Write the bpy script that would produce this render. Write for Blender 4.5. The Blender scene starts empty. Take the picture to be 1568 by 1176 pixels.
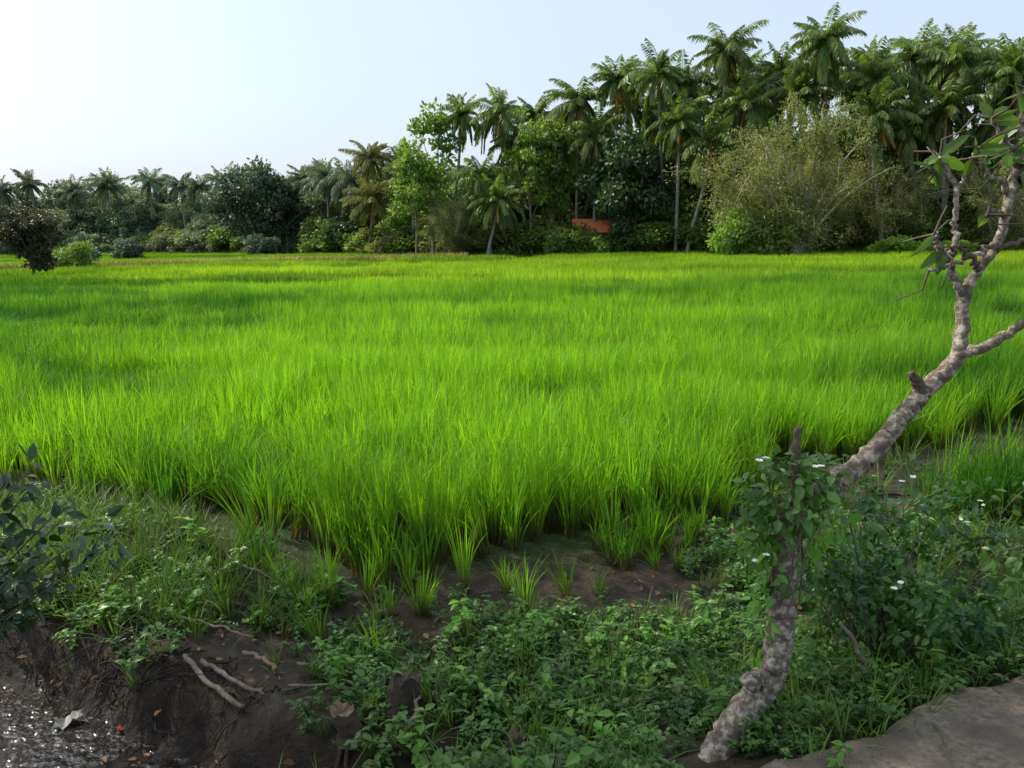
import bpy, math, random
import numpy as np
from mathutils import Vector, Matrix, Euler
R = np.random.RandomState(7)
random.seed(7)
scene = bpy.context.scene

# ------------------------------------------------------------------ noise
def _h(ix, iy, s):
    n = (ix.astype(np.int64)*374761393 + iy.astype(np.int64)*668265263 + s*974634777) & 0x7fffffff
    n = ((n ^ (n >> 13))*1274126177) & 0x7fffffff
    n = n ^ (n >> 16)
    return (n & 0xffff)/65535.0
def vnoise(x, y, s=0):
    x = np.asarray(x, float); y = np.asarray(y, float)
    ix = np.floor(x); iy = np.floor(y); fx = x-ix; fy = y-iy
    fx = fx*fx*(3-2*fx); fy = fy*fy*(3-2*fy)
    a = _h(ix, iy, s); b = _h(ix+1, iy, s); c = _h(ix, iy+1, s); d = _h(ix+1, iy+1, s)
    return (a*(1-fx)+b*fx)*(1-fy)+(c*(1-fx)+d*fx)*fy
def fbm(x, y, s=0, o=4):
    v = 0; a = .5; t = 0
    for i in range(o):
        v = v+a*vnoise(x*2**i, y*2**i, s+i*17); t += a; a *= .5
    return v/t
def ss(a, b, x):
    t = np.clip((np.asarray(x, float)-a)/(b-a), 0, 1)
    return t*t*(3-2*t)

# ------------------------------------------------------------------ mesh builder
class MB:
    def __init__(s):
        s.v = []; s.h = []; s.f = []; s.n = 0
    def add(s, V, faces, mat=0, h=None, smooth=False):
        V = np.asarray(V, float).reshape(-1, 3)
        for F in (faces if isinstance(faces, list) else [faces]):
            F = np.asarray(F, int)
            s.f.append((F+s.n, mat, smooth))
        s.v.append(V); s.h.append(np.zeros(len(V)) if h is None else np.asarray(h, float).ravel())
        s.n += len(V)
    def mesh(s, name, mats):
        me = bpy.data.meshes.new(name)
        V = np.concatenate(s.v); h = np.concatenate(s.h)
        me.vertices.add(len(V)); me.vertices.foreach_set('co', V.ravel())
        idx = np.concatenate([F.ravel() for F, m, q in s.f])
        tot = np.concatenate([np.full(len(F), F.shape[1]) for F, m, q in s.f])
        mi = np.concatenate([np.full(len(F), m) for F, m, q in s.f])
        sm = np.concatenate([np.full(len(F), q) for F, m, q in s.f])
        st = np.concatenate([[0], np.cumsum(tot)[:-1]])
        me.loops.add(len(idx)); me.loops.foreach_set('vertex_index', idx.astype(np.int32))
        me.polygons.add(len(tot)); me.polygons.foreach_set('loop_start', st.astype(np.int32))
        me.update(calc_edges=True)
        for m in mats: me.materials.append(m)
        me.polygons.foreach_set('material_index', mi.astype(np.int32))
        me.polygons.foreach_set('use_smooth', sm.astype(bool))
        at = me.attributes.new('h', 'FLOAT', 'POINT'); at.data.foreach_set('value', h)
        me.validate(); me.update()
        return me
def obj(name, me, loc=(0, 0, 0), rz=0, sc=1, parent=None, link=True):
    o = bpy.data.objects.new(name, me)
    o.location = loc; o.rotation_euler = (0, 0, rz)
    o.scale = (sc, sc, sc) if not hasattr(sc, '__len__') else sc
    if link: scene.collection.objects.link(o)
    if parent: o.parent = parent
    return o
def unit(a):
    return a/np.maximum(np.linalg.norm(a, axis=-1, keepdims=True), 1e-9)

def tube(mb, P, r, n=8, mat=0, bump=0, seed=0, cap=True):
    P = np.asarray(P, float); k = len(P); r = np.broadcast_to(np.asarray(r, float), (k,))
    T = unit(np.gradient(P, axis=0))
    ref = np.array([0.13, 0.9, 0.2]) if abs(T[0][1]) < .8 else np.array([.9, .1, .2])
    A = unit(np.cross(T, ref)); B = np.cross(T, A)
    th = np.arange(n)/n*2*np.pi
    rr = r[:, None]*np.ones((k, n))
    if bump:
        rs = np.random.RandomState(seed); rr = rr*(1+bump*(rs.rand(k, n)-.5)*2)
    V = P[:, None, :]+(A[:, None, :]*np.cos(th)[None, :, None]+B[:, None, :]*np.sin(th)[None, :, None])*rr[:, :, None]
    i = np.arange(k-1)[:, None]*n; j = np.arange(n)[None, :]; j2 = (j+1) % n
    F = np.stack([i+j, i+j2, i+n+j2, i+n+j], -1).reshape(-1, 4)
    V = V.reshape(-1, 3)
    fs = [F]
    if cap:
        V = np.vstack([V, P[-1:]]); c = k*n
        jj = np.arange(n); fs.append(np.stack([(k-1)*n+jj, (k-1)*n+(jj+1) % n, np.full(n, c)], -1))
    mb.add(V, fs, mat, smooth=True)
def spline(pts, m=6):
    P = np.asarray(pts, float); n = len(P); out = []
    for i in range(n-1):
        p0 = P[max(i-1, 0)]; p1 = P[i]; p2 = P[i+1]; p3 = P[min(i+2, n-1)]
        for t in np.arange(m)/m:
            out.append(.5*((2*p1)+(-p0+p2)*t+(2*p0-5*p1+4*p2-p3)*t*t+(-p0+3*p1-3*p2+p3)*t**3))
    out.append(P[-1]); return np.array(out)

def leaves(mb, P, D, N, L, W, fold=.15, droop=.15, mat=0):
    P = np.asarray(P, float); n = len(P); D = unit(D); S = unit(np.cross(D, N)); N = np.cross(S, D)
    L = np.broadcast_to(L, (n,))[:, None]; W = np.broadcast_to(W, (n,))[:, None]
    c = [P+D*L*t-N*L*droop*t*t for t in (0, .33, .7, 1)]
    l1 = c[1]+S*W*.5+N*W*fold; r1 = c[1]-S*W*.5+N*W*fold
    l2 = c[2]+S*W*.36+N*W*fold; r2 = c[2]-S*W*.36+N*W*fold
    V = np.stack(c+[l1, l2, r1, r2], 1).reshape(-1, 3)
    b = (np.arange(n)*8)[:, None]
    tri = np.concatenate([b+[0, 1, 4], b+[2, 3, 5], b+[0, 6, 1], b+[2, 7, 3]])
    qd = np.concatenate([b+[1, 2, 5, 4], b+[1, 6, 7, 2]])
    mb.add(V, [tri, qd], mat)
def diamonds(mb, P, D, N, L, W, mat=0, droop=0.0):
    P = np.asarray(P, float); n = len(P); D = unit(D); S = unit(np.cross(D, N))
    L = np.broadcast_to(L, (n,))[:, None]; W = np.broadcast_to(W, (n,))[:, None]
    m = P+D*L*.45; tip = P+D*L; tip = tip-np.array([0, 0, 1.])*L*droop
    V = np.stack([P, m+S*W*.5, tip, m-S*W*.5], 1).reshape(-1, 3)
    b = (np.arange(n)*4)[:, None]
    mb.add(V, b+[0, 1, 2, 3], mat)
def blades(mb, P, az, L, w, lean, curve, nseg=4, mat=0, rs=R):
    P = np.asarray(P, float); n = len(P)
    L = np.broadcast_to(L, (n,)); w = np.broadcast_to(w, (n,))
    hd = np.stack([np.cos(az), np.sin(az), 0*az], -1)
    ta = az+np.pi/2+rs.uniform(-.9, .9, n)
    sd = np.stack([np.cos(ta), np.sin(ta), 0*az], -1)
    V = []; H = []
    for k in range(nseg+1):
        t = k/nseg
        c = P+hd*(L*(lean*t+curve*t**2.3))[:, None]+np.array([0, 0, 1.])*(L*(t-.45*curve*t**3))[:, None]
        if k < nseg:
            ww = w*(0.75+.5*t if t < .5 else 1.0*(1.45-t))
            V += [c+sd*(ww*.5)[:, None], c-sd*(ww*.5)[:, None]]; H += [np.full(n, t)]*2
        else:
            V.append(c); H.append(np.full(n, 1.))
    m = 2*nseg+1
    V = np.stack(V, 1).reshape(-1, 3); H = np.stack(H, 1).ravel()
    b = (np.arange(n)*m)[:, None]
    q = np.concatenate([b+[2*k, 2*k+1, 2*k+3, 2*k+2] for k in range(nseg-1)])
    t = b+[2*nseg-2, 2*nseg-1, 2*nseg]
    mb.add(V, [q, t], mat, H)

# ------------------------------------------------------------------ materials
def newmat(name):
    m = bpy.data.materials.new(name); m.use_nodes = True
    nt = m.node_tree; nt.nodes.clear()
    out = nt.nodes.new('ShaderNodeOutputMaterial')
    return m, nt, out
def nd(nt, t, **k):
    n = nt.nodes.new(t)
    for a, b in k.items(): setattr(n, a, b)
    return n
def c4(c): return (c[0], c[1], c[2], 1)
def mixc(nt, f, a, b, blend='MIX'):
    m = nd(nt, 'ShaderNodeMix', data_type='RGBA', blend_type=blend)
    for s, v in ((m.inputs[0], f), (m.inputs[6], a), (m.inputs[7], b)):
        if isinstance(v, bpy.types.NodeSocket): nt.links.new(v, s)
        elif isinstance(v, (int, float)): s.default_value = v
        else: s.default_value = c4(v)
    return m.outputs[2]
def mr(nt, v, a, b, c, d):
    m = nd(nt, 'ShaderNodeMapRange'); nt.links.new(v, m.inputs[0])
    for i, x in enumerate((a, b, c, d)): m.inputs[i+1].default_value = x
    return m.outputs[0]
def noise(nt, scale, detail=4, coord=None, vec=None, rough=.55):
    n = nd(nt, 'ShaderNodeTexNoise'); n.inputs['Scale'].default_value = scale
    n.inputs['Detail'].default_value = detail; n.inputs['Roughness'].default_value = rough
    if coord is not None: nt.links.new(coord, n.inputs['Vector'])
    return n.outputs['Fac']
def leafmat(name, c1, c2, trans=.4, rough=.45, tc=1.6, wscale=.3, straw=None, hs=(.05, .4), spec=.35, objvar=.35, dark=.7, tone=None):
    m, nt, out = newmat(name); L = nt.links
    geo = nd(nt, 'ShaderNodeNewGeometry'); oi = nd(nt, 'ShaderNodeObjectInfo')
    col = mixc(nt, geo.outputs['Random Per Island'], c1, c2)
    ov = mr(nt, oi.outputs['Random'], 0, 1, 1-objvar/2, 1+objvar/2)
    if tone is not None:
        at = nd(nt, 'ShaderNodeAttribute', attribute_name='tone', attribute_type='INSTANCER')
        col = mixc(nt, at.outputs['Fac'], mixc(nt, 1.0, col, tone[0], 'MULTIPLY'), mixc(nt, 1.0, col, tone[1], 'MULTIPLY'))
        f = ov
    else:
        w = mr(nt, noise(nt, wscale, 1, geo.outputs['Position']), .3, .7, dark, 1.25)
        mu = nd(nt, 'ShaderNodeMath', operation='MULTIPLY'); L.new(w, mu.inputs[0]); L.new(ov, mu.inputs[1]); f = mu.outputs[0]
    cb = nd(nt, 'ShaderNodeCombineColor'); [L.new(f, cb.inputs[i]) for i in range(3)]
    col = mixc(nt, 1.0, col, cb.outputs[0], 'MULTIPLY')
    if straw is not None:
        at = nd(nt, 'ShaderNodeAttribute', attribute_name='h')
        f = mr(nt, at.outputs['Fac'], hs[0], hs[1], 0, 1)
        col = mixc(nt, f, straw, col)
    p = nd(nt, 'ShaderNodeBsdfPrincipled'); L.new(col, p.inputs['Base Color'])
    p.inputs['Roughness'].default_value = rough; p.inputs['Specular IOR Level'].default_value = spec
    tr = nd(nt, 'ShaderNodeBsdfTranslucent')
    tcn = mixc(nt, 1.0, col, (tc*1.1, tc*1.08, tc*.55), 'MULTIPLY'); L.new(tcn, tr.inputs['Color'])
    mx = nd(nt, 'ShaderNodeMixShader'); mx.inputs[0].default_value = trans
    L.new(p.outputs[0], mx.inputs[1]); L.new(tr.outputs[0], mx.inputs[2]); L.new(mx.outputs[0], out.inputs[0])
    return m
def rockmat(name, c1, c2, scale=8, rough=.85, bump=.4, c3=None, s3=3, t3=(.55, .62), bscale=None, stretch=None, bd=.02):
    m, nt, out = newmat(name); L = nt.links
    tcd = nd(nt, 'ShaderNodeTexCoord'); co = tcd.outputs['Object']
    if stretch:
        mp = nd(nt, 'ShaderNodeMapping'); mp.inputs['Scale'].default_value = stretch; L.new(co, mp.inputs[0]); co = mp.outputs[0]
    n1 = noise(nt, scale, 6, co, rough=.65)
    col = mixc(nt, mr(nt, n1, .35, .65, 0, 1), c1, c2)
    if c3 is not None:
        n3 = noise(nt, s3, 5, co, rough=.7)
        col = mixc(nt, mr(nt, n3, t3[0], t3[1], 0, 1), col, c3)
    p = nd(nt, 'ShaderNodeBsdfPrincipled'); L.new(col, p.inputs['Base Color'])
    p.inputs['Roughness'].default_value = rough; p.inputs['Specular IOR Level'].default_value = .3
    b = nd(nt, 'ShaderNodeBump'); b.inputs['Strength'].default_value = bump; b.inputs['Distance'].default_value = bd
    L.new(noise(nt, bscale or scale*2, 8, co, rough=.7), b.inputs['Height']); L.new(b.outputs[0], p.inputs['Normal'])
    L.new(p.outputs[0], out.inputs[0])
    return m

TONE = ((.30, .46, .75), (2.05, 1.52, 1.3))  # dark and bright colour multipliers: painted shading plus natural variation
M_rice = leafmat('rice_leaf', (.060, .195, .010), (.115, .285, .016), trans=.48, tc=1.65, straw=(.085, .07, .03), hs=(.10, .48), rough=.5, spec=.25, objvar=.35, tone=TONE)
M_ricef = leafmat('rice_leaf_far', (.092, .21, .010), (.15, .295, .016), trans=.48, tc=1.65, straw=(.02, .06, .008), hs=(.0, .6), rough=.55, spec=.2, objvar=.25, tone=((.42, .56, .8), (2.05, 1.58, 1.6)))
M_weed = leafmat('weed_leaf', (.04, .12, .02), (.10, .21, .035), trans=.35, tc=1.5, wscale=3, rough=.4, spec=.5, objvar=.6)
M_weed2 = leafmat('bright_weed_leaf', (.08, .22, .03), (.14, .30, .04), trans=.4, tc=1.5, wscale=3, rough=.4, spec=.5, objvar=.5)
M_grass = leafmat('grass_leaf', (.06, .13, .02), (.12, .2, .035), trans=.4, tc=1.5, wscale=2, straw=(.06, .06, .02), rough=.5, objvar=.5)
M_bush = leafmat('bush_leaf', (.02, .07, .012), (.05, .14, .02), trans=.3, tc=1.6, wscale=4, rough=.35, spec=.5, objvar=0)
M_dkleaf = leafmat('dark_branch_leaf', (.014, .042, .012), (.035, .075, .02), trans=.15, tc=1.5, wscale=4, rough=.35, spec=.5, objvar=0)
M_plum = leafmat('plumeria_leaf', (.045, .10, .018), (.10, .18, .028), trans=.45, tc=1.8, wscale=4, rough=.35, spec=.5, objvar=0)
M_tmid = leafmat('tree_leaf_mid', (.07, .13, .024), (.15, .225, .045), trans=.4, tc=1.5, wscale=.4)
M_tdark = leafmat('tree_leaf_dark', (.025, .062, .022), (.055, .105, .03), trans=.3, tc=1.4, wscale=.4)
M_tlight = leafmat('tree_leaf_light', (.12, .22, .04), (.21, .33, .06), trans=.45, tc=1.4, wscale=.5)
M_tolive = leafmat('tree_leaf_olive', (.15, .18, .055), (.26, .28, .09), trans=.4, tc=1.3, wscale=.5)
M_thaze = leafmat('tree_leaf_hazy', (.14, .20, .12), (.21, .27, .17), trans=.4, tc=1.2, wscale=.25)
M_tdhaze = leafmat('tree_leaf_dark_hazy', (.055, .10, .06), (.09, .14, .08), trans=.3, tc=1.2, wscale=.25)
M_palm = leafmat('palm_frond_leaf', (.085, .15, .03), (.18, .25, .06), trans=.4, tc=1.4, wscale=.5, rough=.4, spec=.45)
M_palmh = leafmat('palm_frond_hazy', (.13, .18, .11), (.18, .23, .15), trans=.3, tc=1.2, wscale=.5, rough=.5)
M_palmy = leafmat('palm_frond_yellow', (.17, .20, .05), (.28, .28, .08), trans=.3, tc=1.3, wscale=.5)
M_dead = leafmat('dead_frond', (.42, .23, .06), (.56, .34, .10), trans=.3, tc=1.2, wscale=.5)
M_dry = leafmat('dry_leaf', (.12, .055, .025), (.30, .16, .07), trans=.15, tc=1.1, wscale=3, rough=.6)
M_ptrunk = rockmat('palm_trunk_bark', (.30, .27, .22), (.17, .15, .12), 2, stretch=(1, 1, 3))
M_bark = rockmat('tree_bark', (.14, .12, .09), (.24, .20, .16), 2)
M_pbark = rockmat('plumeria_bark', (.12, .092, .068), (.30, .245, .18), 30, rough=.85, bump=1.0, c3=(.54, .49, .40), s3=30, t3=(.48, .64), bscale=60, bd=.016)
M_twig = rockmat('twig_bark', (.07, .055, .043), (.15, .12, .09), 20, bd=.005)
M_wood = rockmat('weathered_wood', (.10, .08, .06), (.24, .19, .145), 22, bump=1, bd=.01)
M_stump = rockmat('stump_bark', (.035, .027, .02), (.11, .08, .055), 18, bump=1, bd=.012)
M_cut = rockmat('cut_wood', (.24, .17, .11), (.13, .085, .055), 30, bump=.8, bd=.006)
M_root = rockmat('root_bark', (.014, .010, .008), (.045, .032, .024), 25, bump=.7, bd=.005)
M_white = leafmat('white_petal', (.75, .75, .72), (.8, .8, .78), trans=.3, tc=1, dark=1, objvar=0)
M_bund = leafmat('dry_bund_grass', (.25, .24, .06), (.34, .36, .09), trans=.3, tc=1.2, wscale=.5)

# ------------------------------------------------------------------ terrain
RE_X = [-40, -9, -4.8, -2.8, -1.9, -1.1, -.36, .53, 1.18, 1.76, 2.5, 4.1, 5.4, 7, 12, 40]
RE_Y = [12, 8.5, 7.0, 6.1, 5.2, 4.65, 4.75, 5.05, 5.6, 6.1, 7.1, 7.6, 8.5, 9.2, 11, 18]
def rice_edge(x): return np.interp(x, RE_X, RE_Y)
TX = [-300, -120, -60, -45, -30, -18, -5, 8, 20, 30, 45, 70, 300]
TY = [160, 152, 145, 135, 122, 104, 93, 87, 80, 74, 69, 64, 60]
def tline(x): return np.interp(x, TX, TY)
def dpath(x, y): return (x-.843)*(-.438)+(y-2.35)*.899
def sditch(x, y): return (x+1.37)*(-.503)+(y-3.3)*(-.864)+.20
def ditchm(x, y):
    s = sditch(x, y)+.22*(fbm(x*3, y*3, 5)-.5)
    return ss(0, .18, s)*ss(.75, 1.1, dpath(x, y))
def ground_z(x, y):
    x = np.asarray(x, float); y = np.asarray(y, float)
    d = dpath(x, y)
    z = .43*(1-ss(0, 1.2, d+.1*(fbm(x*2, y*2, 3)-.5)))
    near = 1-ss(8, 14, y)
    z = z+near*ss(.02, .3, d)*((fbm(x*1.3, y*1.3, 9)-.5)*.13+(fbm(x*7, y*7, 11)-.5)*.09)
    z = z+.16*np.exp(-(((x+2.9)/1.6)**2+((y-5.2)/.9)**2))
    s = sditch(x, y)
    z = z+.06*np.exp(-((s+.25)/.3)**2)*ss(1, 1.6, d)*(1-ss(1.2, 2.2, x+1.5))
    dm = ditchm(x, y)
    z = z*(1-dm)+dm*(-.255+(fbm(x*4, y*4, 21)-.5)*.10+(fbm(x*16, y*16, 27, 3)-.5)*.06)
    z = z+ss(-6, 3, y-tline(x))*ss(5, 30, x)*.6
    return z
def axis(a, b, st, lo, hi):
    mid = list(np.arange(a, b+1e-6, st)); l = []; s = st; v = a
    while v > lo: s *= 1.14; v -= s; l.append(v)
    r = []; s = st; v = mid[-1]
    while v < hi: s *= 1.14; v += s; r.append(v)
    return np.array(l[::-1]+mid+r)
xs = axis(-4.2, 5.5, .027, -1800, 1800); ys = axis(1.6, 8, .027, -300, 2500)
X, Y = np.meshgrid(xs, ys); Z = ground_z(X, Y)
mb = MB(); nx = len(xs); ny = len(ys)
i = (np.arange(ny-1)[:, None]*nx+np.arange(nx-1)[None, :]).ravel()
mb.add(np.stack([X, Y, Z], -1), np.stack([i, i+1, i+nx+1, i+nx], -1), 0, smooth=True)

def grassmask(x, y):
    d = dpath(x, y); re = rice_edge(x)
    n = fbm(x*1.6, y*1.6, 31)-.5
    central = ss(4.6, 4.25, y+n*.9)*ss(-1.15, -.5, x+n*1.0)
    left = ss(-.75, -1.3, x+n*1.2)*ss(3.95, 4.4, y-(x+2)*-.05+n*.6)
    right = ss(1.1, 1.5, x)*ss(5.8, 5.0, y+n*1.3-.15*(x-1.3))
    g = np.maximum(np.maximum(central, left), right)
    g = g*(1-ditchm(x, y))*ss(-.05, .08, d+n*.15)
    g = g*ss(-.15, .2, re-y)
    return np.clip(g, 0, 1)
gm = grassmask(X, Y).ravel()
fm = (ss(-.1, .9, Y-rice_edge(X))).ravel()
wm = ditchm(X, Y).ravel()

m, nt, out = newmat('soil_and_mud'); L = nt.links
geo = nd(nt, 'ShaderNodeNewGeometry'); pos = geo.outputs['Position']
def attr(nm):
    a = nd(nt, 'ShaderNodeAttribute', attribute_name=nm); return a.outputs['Fac']
mud = mixc(nt, mr(nt, noise(nt, 2.2, 6, pos), .35, .65, 0, 1), (.022, .015, .010), (.068, .047, .032))
mud = mixc(nt, mr(nt, noise(nt, 18, 8, pos, rough=.75), .50, .68, 0, .6), mud, (.115, .082, .056))
vor = nd(nt, 'ShaderNodeTexVoronoi', feature='DISTANCE_TO_EDGE'); vor.inputs['Scale'].default_value = 3.4
wv = nd(nt, 'ShaderNodeTexNoise'); wv.inputs['Scale'].default_value = 4; wv.inputs['Detail'].default_value = 5; L.new(pos, wv.inputs['Vector'])
vm = nd(nt, 'ShaderNodeVectorMath', operation='MULTIPLY_ADD'); L.new(wv.outputs['Color'], vm.inputs[0]); vm.inputs[1].default_value = (.7, .7, .7); L.new(pos, vm.inputs[2])
L.new(vm.outputs[0], vor.inputs['Vector'])
crk = mr(nt, vor.outputs['Distance'], 0.0, .03, 0, 1)
mk = mr(nt, noise(nt, 1.3, 3, pos), .50, .60, 1, 0)
mxx = nd(nt, 'ShaderNodeMath', operation='MAXIMUM'); L.new(crk, mxx.inputs[0]); L.new(mk, mxx.inputs[1]); crack = mxx.outputs[0]
ck = mixc(nt, crack, (.010, .007, .005), mud)
soilg = mixc(nt, mr(nt, noise(nt, 6, 5, pos), .4, .6, 0, 1), (.018, .018, .008), (.045, .036, .016))
col = mixc(nt, attr('grass'), ck, soilg)
fieldc = mixc(nt, mr(nt, noise(nt, .5, 3, pos), .3, .7, 0, 1), (.03, .055, .01), (.045, .085, .013))
col = mixc(nt, attr('field'), col, fieldc)
wetc = mixc(nt, mr(nt, noise(nt, 9, 5, pos), .4, .6, 0, 1), (.007, .005, .004), (.026, .018, .013))
col = mixc(nt, attr('wet'), col, wetc)
p = nd(nt, 'ShaderNodeBsdfPrincipled'); L.new(col, p.inputs['Base Color'])
wetp = mr(nt, noise(nt, 1.8, 4, pos), .52, .60, 0, 1)
rg = nd(nt, 'ShaderNodeMix', data_type='FLOAT'); L.new(attr('wet'), rg.inputs[0]); L.new(mr(nt, wetp, 0, 1, .75, .35), rg.inputs[2]); L.new(mr(nt, noise(nt, 5, 4, pos), .45, .55, .12, .6), rg.inputs[3])
L.new(rg.outputs[0], p.inputs['Roughness']); p.inputs['Specular IOR Level'].default_value = .28
b1 = nd(nt, 'ShaderNodeBump'); b1.inputs['Strength'].default_value = .8; b1.inputs['Distance'].default_value = .02; L.new(crack, b1.inputs['Height'])
b2 = nd(nt, 'ShaderNodeBump'); b2.inputs['Strength'].default_value = 1; b2.inputs['Distance'].default_value = .05
L.new(noise(nt, 13, 7, pos, rough=.7), b2.inputs['Height']); L.new(b1.outputs[0], b2.inputs['Normal']); L.new(b2.outputs[0], p.inputs['Normal'])
L.new(p.outputs[0], out.inputs[0]); M_soil = m
me = mb.mesh('ground', [M_soil])
for nm, a in (('grass', gm), ('field', fm), ('wet', wm)):
    at = me.attributes.new(nm, 'FLOAT', 'POINT'); at.data.foreach_set('value', a.astype(np.float32))
obj('ground', me)

m, nt, out = newmat('muddy_water'); L = nt.links
p = nd(nt, 'ShaderNodeBsdfPrincipled'); p.inputs['Base Color'].default_value = (.012, .009, .007, 1); p.inputs['Roughness'].default_value = .04
p.inputs['IOR'].default_value = 1.45; p.inputs['Specular IOR Level'].default_value = .8
b = nd(nt, 'ShaderNodeBump'); b.inputs['Strength'].default_value = 1; b.inputs['Distance'].default_value = .035
tcd = nd(nt, 'ShaderNodeTexCoord'); L.new(noise(nt, 14, 3, tcd.outputs['Object']), b.inputs['Height']); L.new(b.outputs[0], p.inputs['Normal']); L.new(p.outputs[0], out.inputs[0])
mb = MB(); gx, gy = np.meshgrid(np.linspace(-5.5, -.4, 12), np.linspace(1.6, 4.9, 10))
wz = np.full(gx.shape, -.242)
i = (np.arange(9)[:, None]*12+np.arange(11)[None, :]).ravel()
mb.add(np.stack([gx, gy, wz], -1), np.stack([i, i+1, i+13, i+12], -1))
obj('ditch_water', mb.mesh('ditch_water', [m]))

M_conc = rockmat('worn_concrete', (.14, .112, .082), (.32, .265, .20), 40, rough=.9, bump=1.0, c3=(.10, .08, .058), s3=5, t3=(.48, .68), bscale=90, bd=.02)
mb = MB(); dirv = np.array([.899, .438]); nv = np.array([-.438, .899])
us = np.concatenate([np.arange(-12, -1, 1.), np.arange(-1, 4, .04), np.arange(4, 30, 1.)])
rows = []
offs = [-3.4, -3, -1.5, -.8, -.4, -.2, -.08, -.03, 0, .012, .015]
zz = [.48, .5, .505, .5, .5, .499, .497, .493, .482, .44, .2]
for o_, z_ in zip(offs, zz):
    jag = ((fbm(us*2.2, us*0, 41)-.5)*.16+(fbm(us*14, us*0, 43)-.5)*.05)*(1 if o_ > -.3 else (.4 if o_ > -.6 else 0))
    q = np.array([.843, 2.35])+us[:, None]*dirv+(o_+jag)[:, None]*nv
    rows.append(np.column_stack([q, np.full(len(us), z_)+(fbm(q[:, 0]*3, q[:, 1]*3, 8)-.5)*.012]))
V = np.array(rows); k = len(us)
i = (np.arange(len(offs)-1)[:, None]*k+np.arange(k-1)[None, :]).ravel()
mb.add(V, np.stack([i+k, i+k+1, i+1, i], -1)[:, ::-1], 0, smooth=True)
obj('concrete_path', mb.mesh('concrete_path', [M_conc]))

# ------------------------------------------------------------------ scatter helper
def scatter(name, P, rot, scl, idx, protos, tone=None):
    col = bpy.data.collections.new(name+'_parts')
    for i_, me_ in enumerate(protos):
        col.objects.link(bpy.data.objects.new('%s_part_%02d' % (name, i_), me_))
    me = bpy.data.meshes.new(name); n = len(P)
    me.vertices.add(n); me.vertices.foreach_set('co', np.asarray(P, float).ravel())
    a = me.attributes.new('rot', 'FLOAT_VECTOR', 'POINT'); a.data.foreach_set('vector', np.asarray(rot, np.float32).ravel())
    scl = np.asarray(scl, float)
    if scl.ndim == 1: scl = np.repeat(scl[:, None], 3, 1)
    a = me.attributes.new('scl', 'FLOAT_VECTOR', 'POINT'); a.data.foreach_set('vector', scl.astype(np.float32).ravel())
    a = me.attributes.new('pidx', 'INT', 'POINT'); a.data.foreach_set('value', np.asarray(idx, np.int32))
    if tone is not None:
        a = me.attributes.new('tone', 'FLOAT', 'POINT'); a.data.foreach_set('value', np.asarray(tone, np.float32))
    me.update()
    ng = bpy.data.node_groups.new(name+'_scatter', 'GeometryNodeTree')
    ng.interface.new_socket('Geometry', in_out='INPUT', socket_type='NodeSocketGeometry')
    ng.interface.new_socket('Geometry', in_out='OUTPUT', socket_type='NodeSocketGeometry')
    N = ng.nodes; gi = N.new('NodeGroupInput'); go = N.new('NodeGroupOutput')
    iop = N.new('GeometryNodeInstanceOnPoints'); ci = N.new('GeometryNodeCollectionInfo')
    ci.inputs['Collection'].default_value = col; ci.inputs['Separate Children'].default_value = True; ci.inputs['Reset Children'].default_value = True
    def na(t, nm):
        q = N.new('GeometryNodeInputNamedAttribute'); q.data_type = t; q.inputs['Name'].default_value = nm; return q.outputs['Attribute']
    e = N.new('FunctionNodeEulerToRotation')
    l = ng.links.new
    l(gi.outputs[0], iop.inputs['Points']); l(ci.outputs[0], iop.inputs['Instance']); iop.inputs['Pick Instance'].default_value = True
    l(na('INT', 'pidx'), iop.inputs['Instance Index']); l(na('FLOAT_VECTOR', 'rot'), e.inputs[0]); l(e.outputs[0], iop.inputs['Rotation'])
    l(na('FLOAT_VECTOR', 'scl'), iop.inputs['Scale']); l(iop.outputs[0], go.inputs[0])
    o = obj(name, me); md = o.modifiers.new('scatter', 'NODES'); md.node_group = ng
    return o

# ------------------------------------------------------------------ rice
def patch(size, n, L, w, nseg, seed, mat, lean=.14, curve=.25):
    rs = np.random.RandomState(seed); mb = MB()
    P = np.column_stack([rs.uniform(-size/2, size/2, n), rs.uniform(-size/2, size/2, n), np.zeros(n)])
    blades(mb, P, rs.uniform(0, 6.283, n), L*rs.uniform(.65, 1.12, n), w*rs.uniform(.7, 1.2, n), rs.normal(0, lean, n), np.abs(rs.normal(0, curve, n)), nseg, 0, rs)
    return mb.mesh('rice_patch', [mat])
def tuft(n, seed, L=.74, w=.0085, mat=None, rad=.045, sp=.22, cv=.28, nseg=5):
    rs = np.random.RandomState(seed); mb = MB(); az = rs.uniform(0, 6.283, n); r = rad*np.sqrt(rs.rand(n))
    P = np.column_stack([r*np.cos(az), r*np.sin(az), np.zeros(n)-.01])
    blades(mb, P, az+rs.normal(0, .5, n), L*rs.uniform(.55, 1.1, n), w*rs.uniform(.7, 1.25, n), sp*rs.rand(n)**1.3, np.abs(rs.normal(0, cv, n))*.8, nseg, 0, rs)
    return mb.mesh('rice_tuft', [mat])
def furrow(x, y, fx, fy, s, wd=.022):
    n = fbm(x*fx+.15*y*fx, y*fy, s, 3); return np.exp(-((n-.5)/wd)**2)
def furs(x, y):
    # narrow hollows in the canopy: spacing grows with distance from the bank
    f1 = furrow(x, y, .30, .55, 55, .055)*ss(16, 9, y)
    f2 = furrow(x, y, .14, .28, 57, .05)*ss(6, 10, y)
    f3 = furrow(x, y, .09, .17, 59, .04)*ss(14, 20, y)
    return np.clip(f1*.9+f2+f3, 0, 1)
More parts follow.
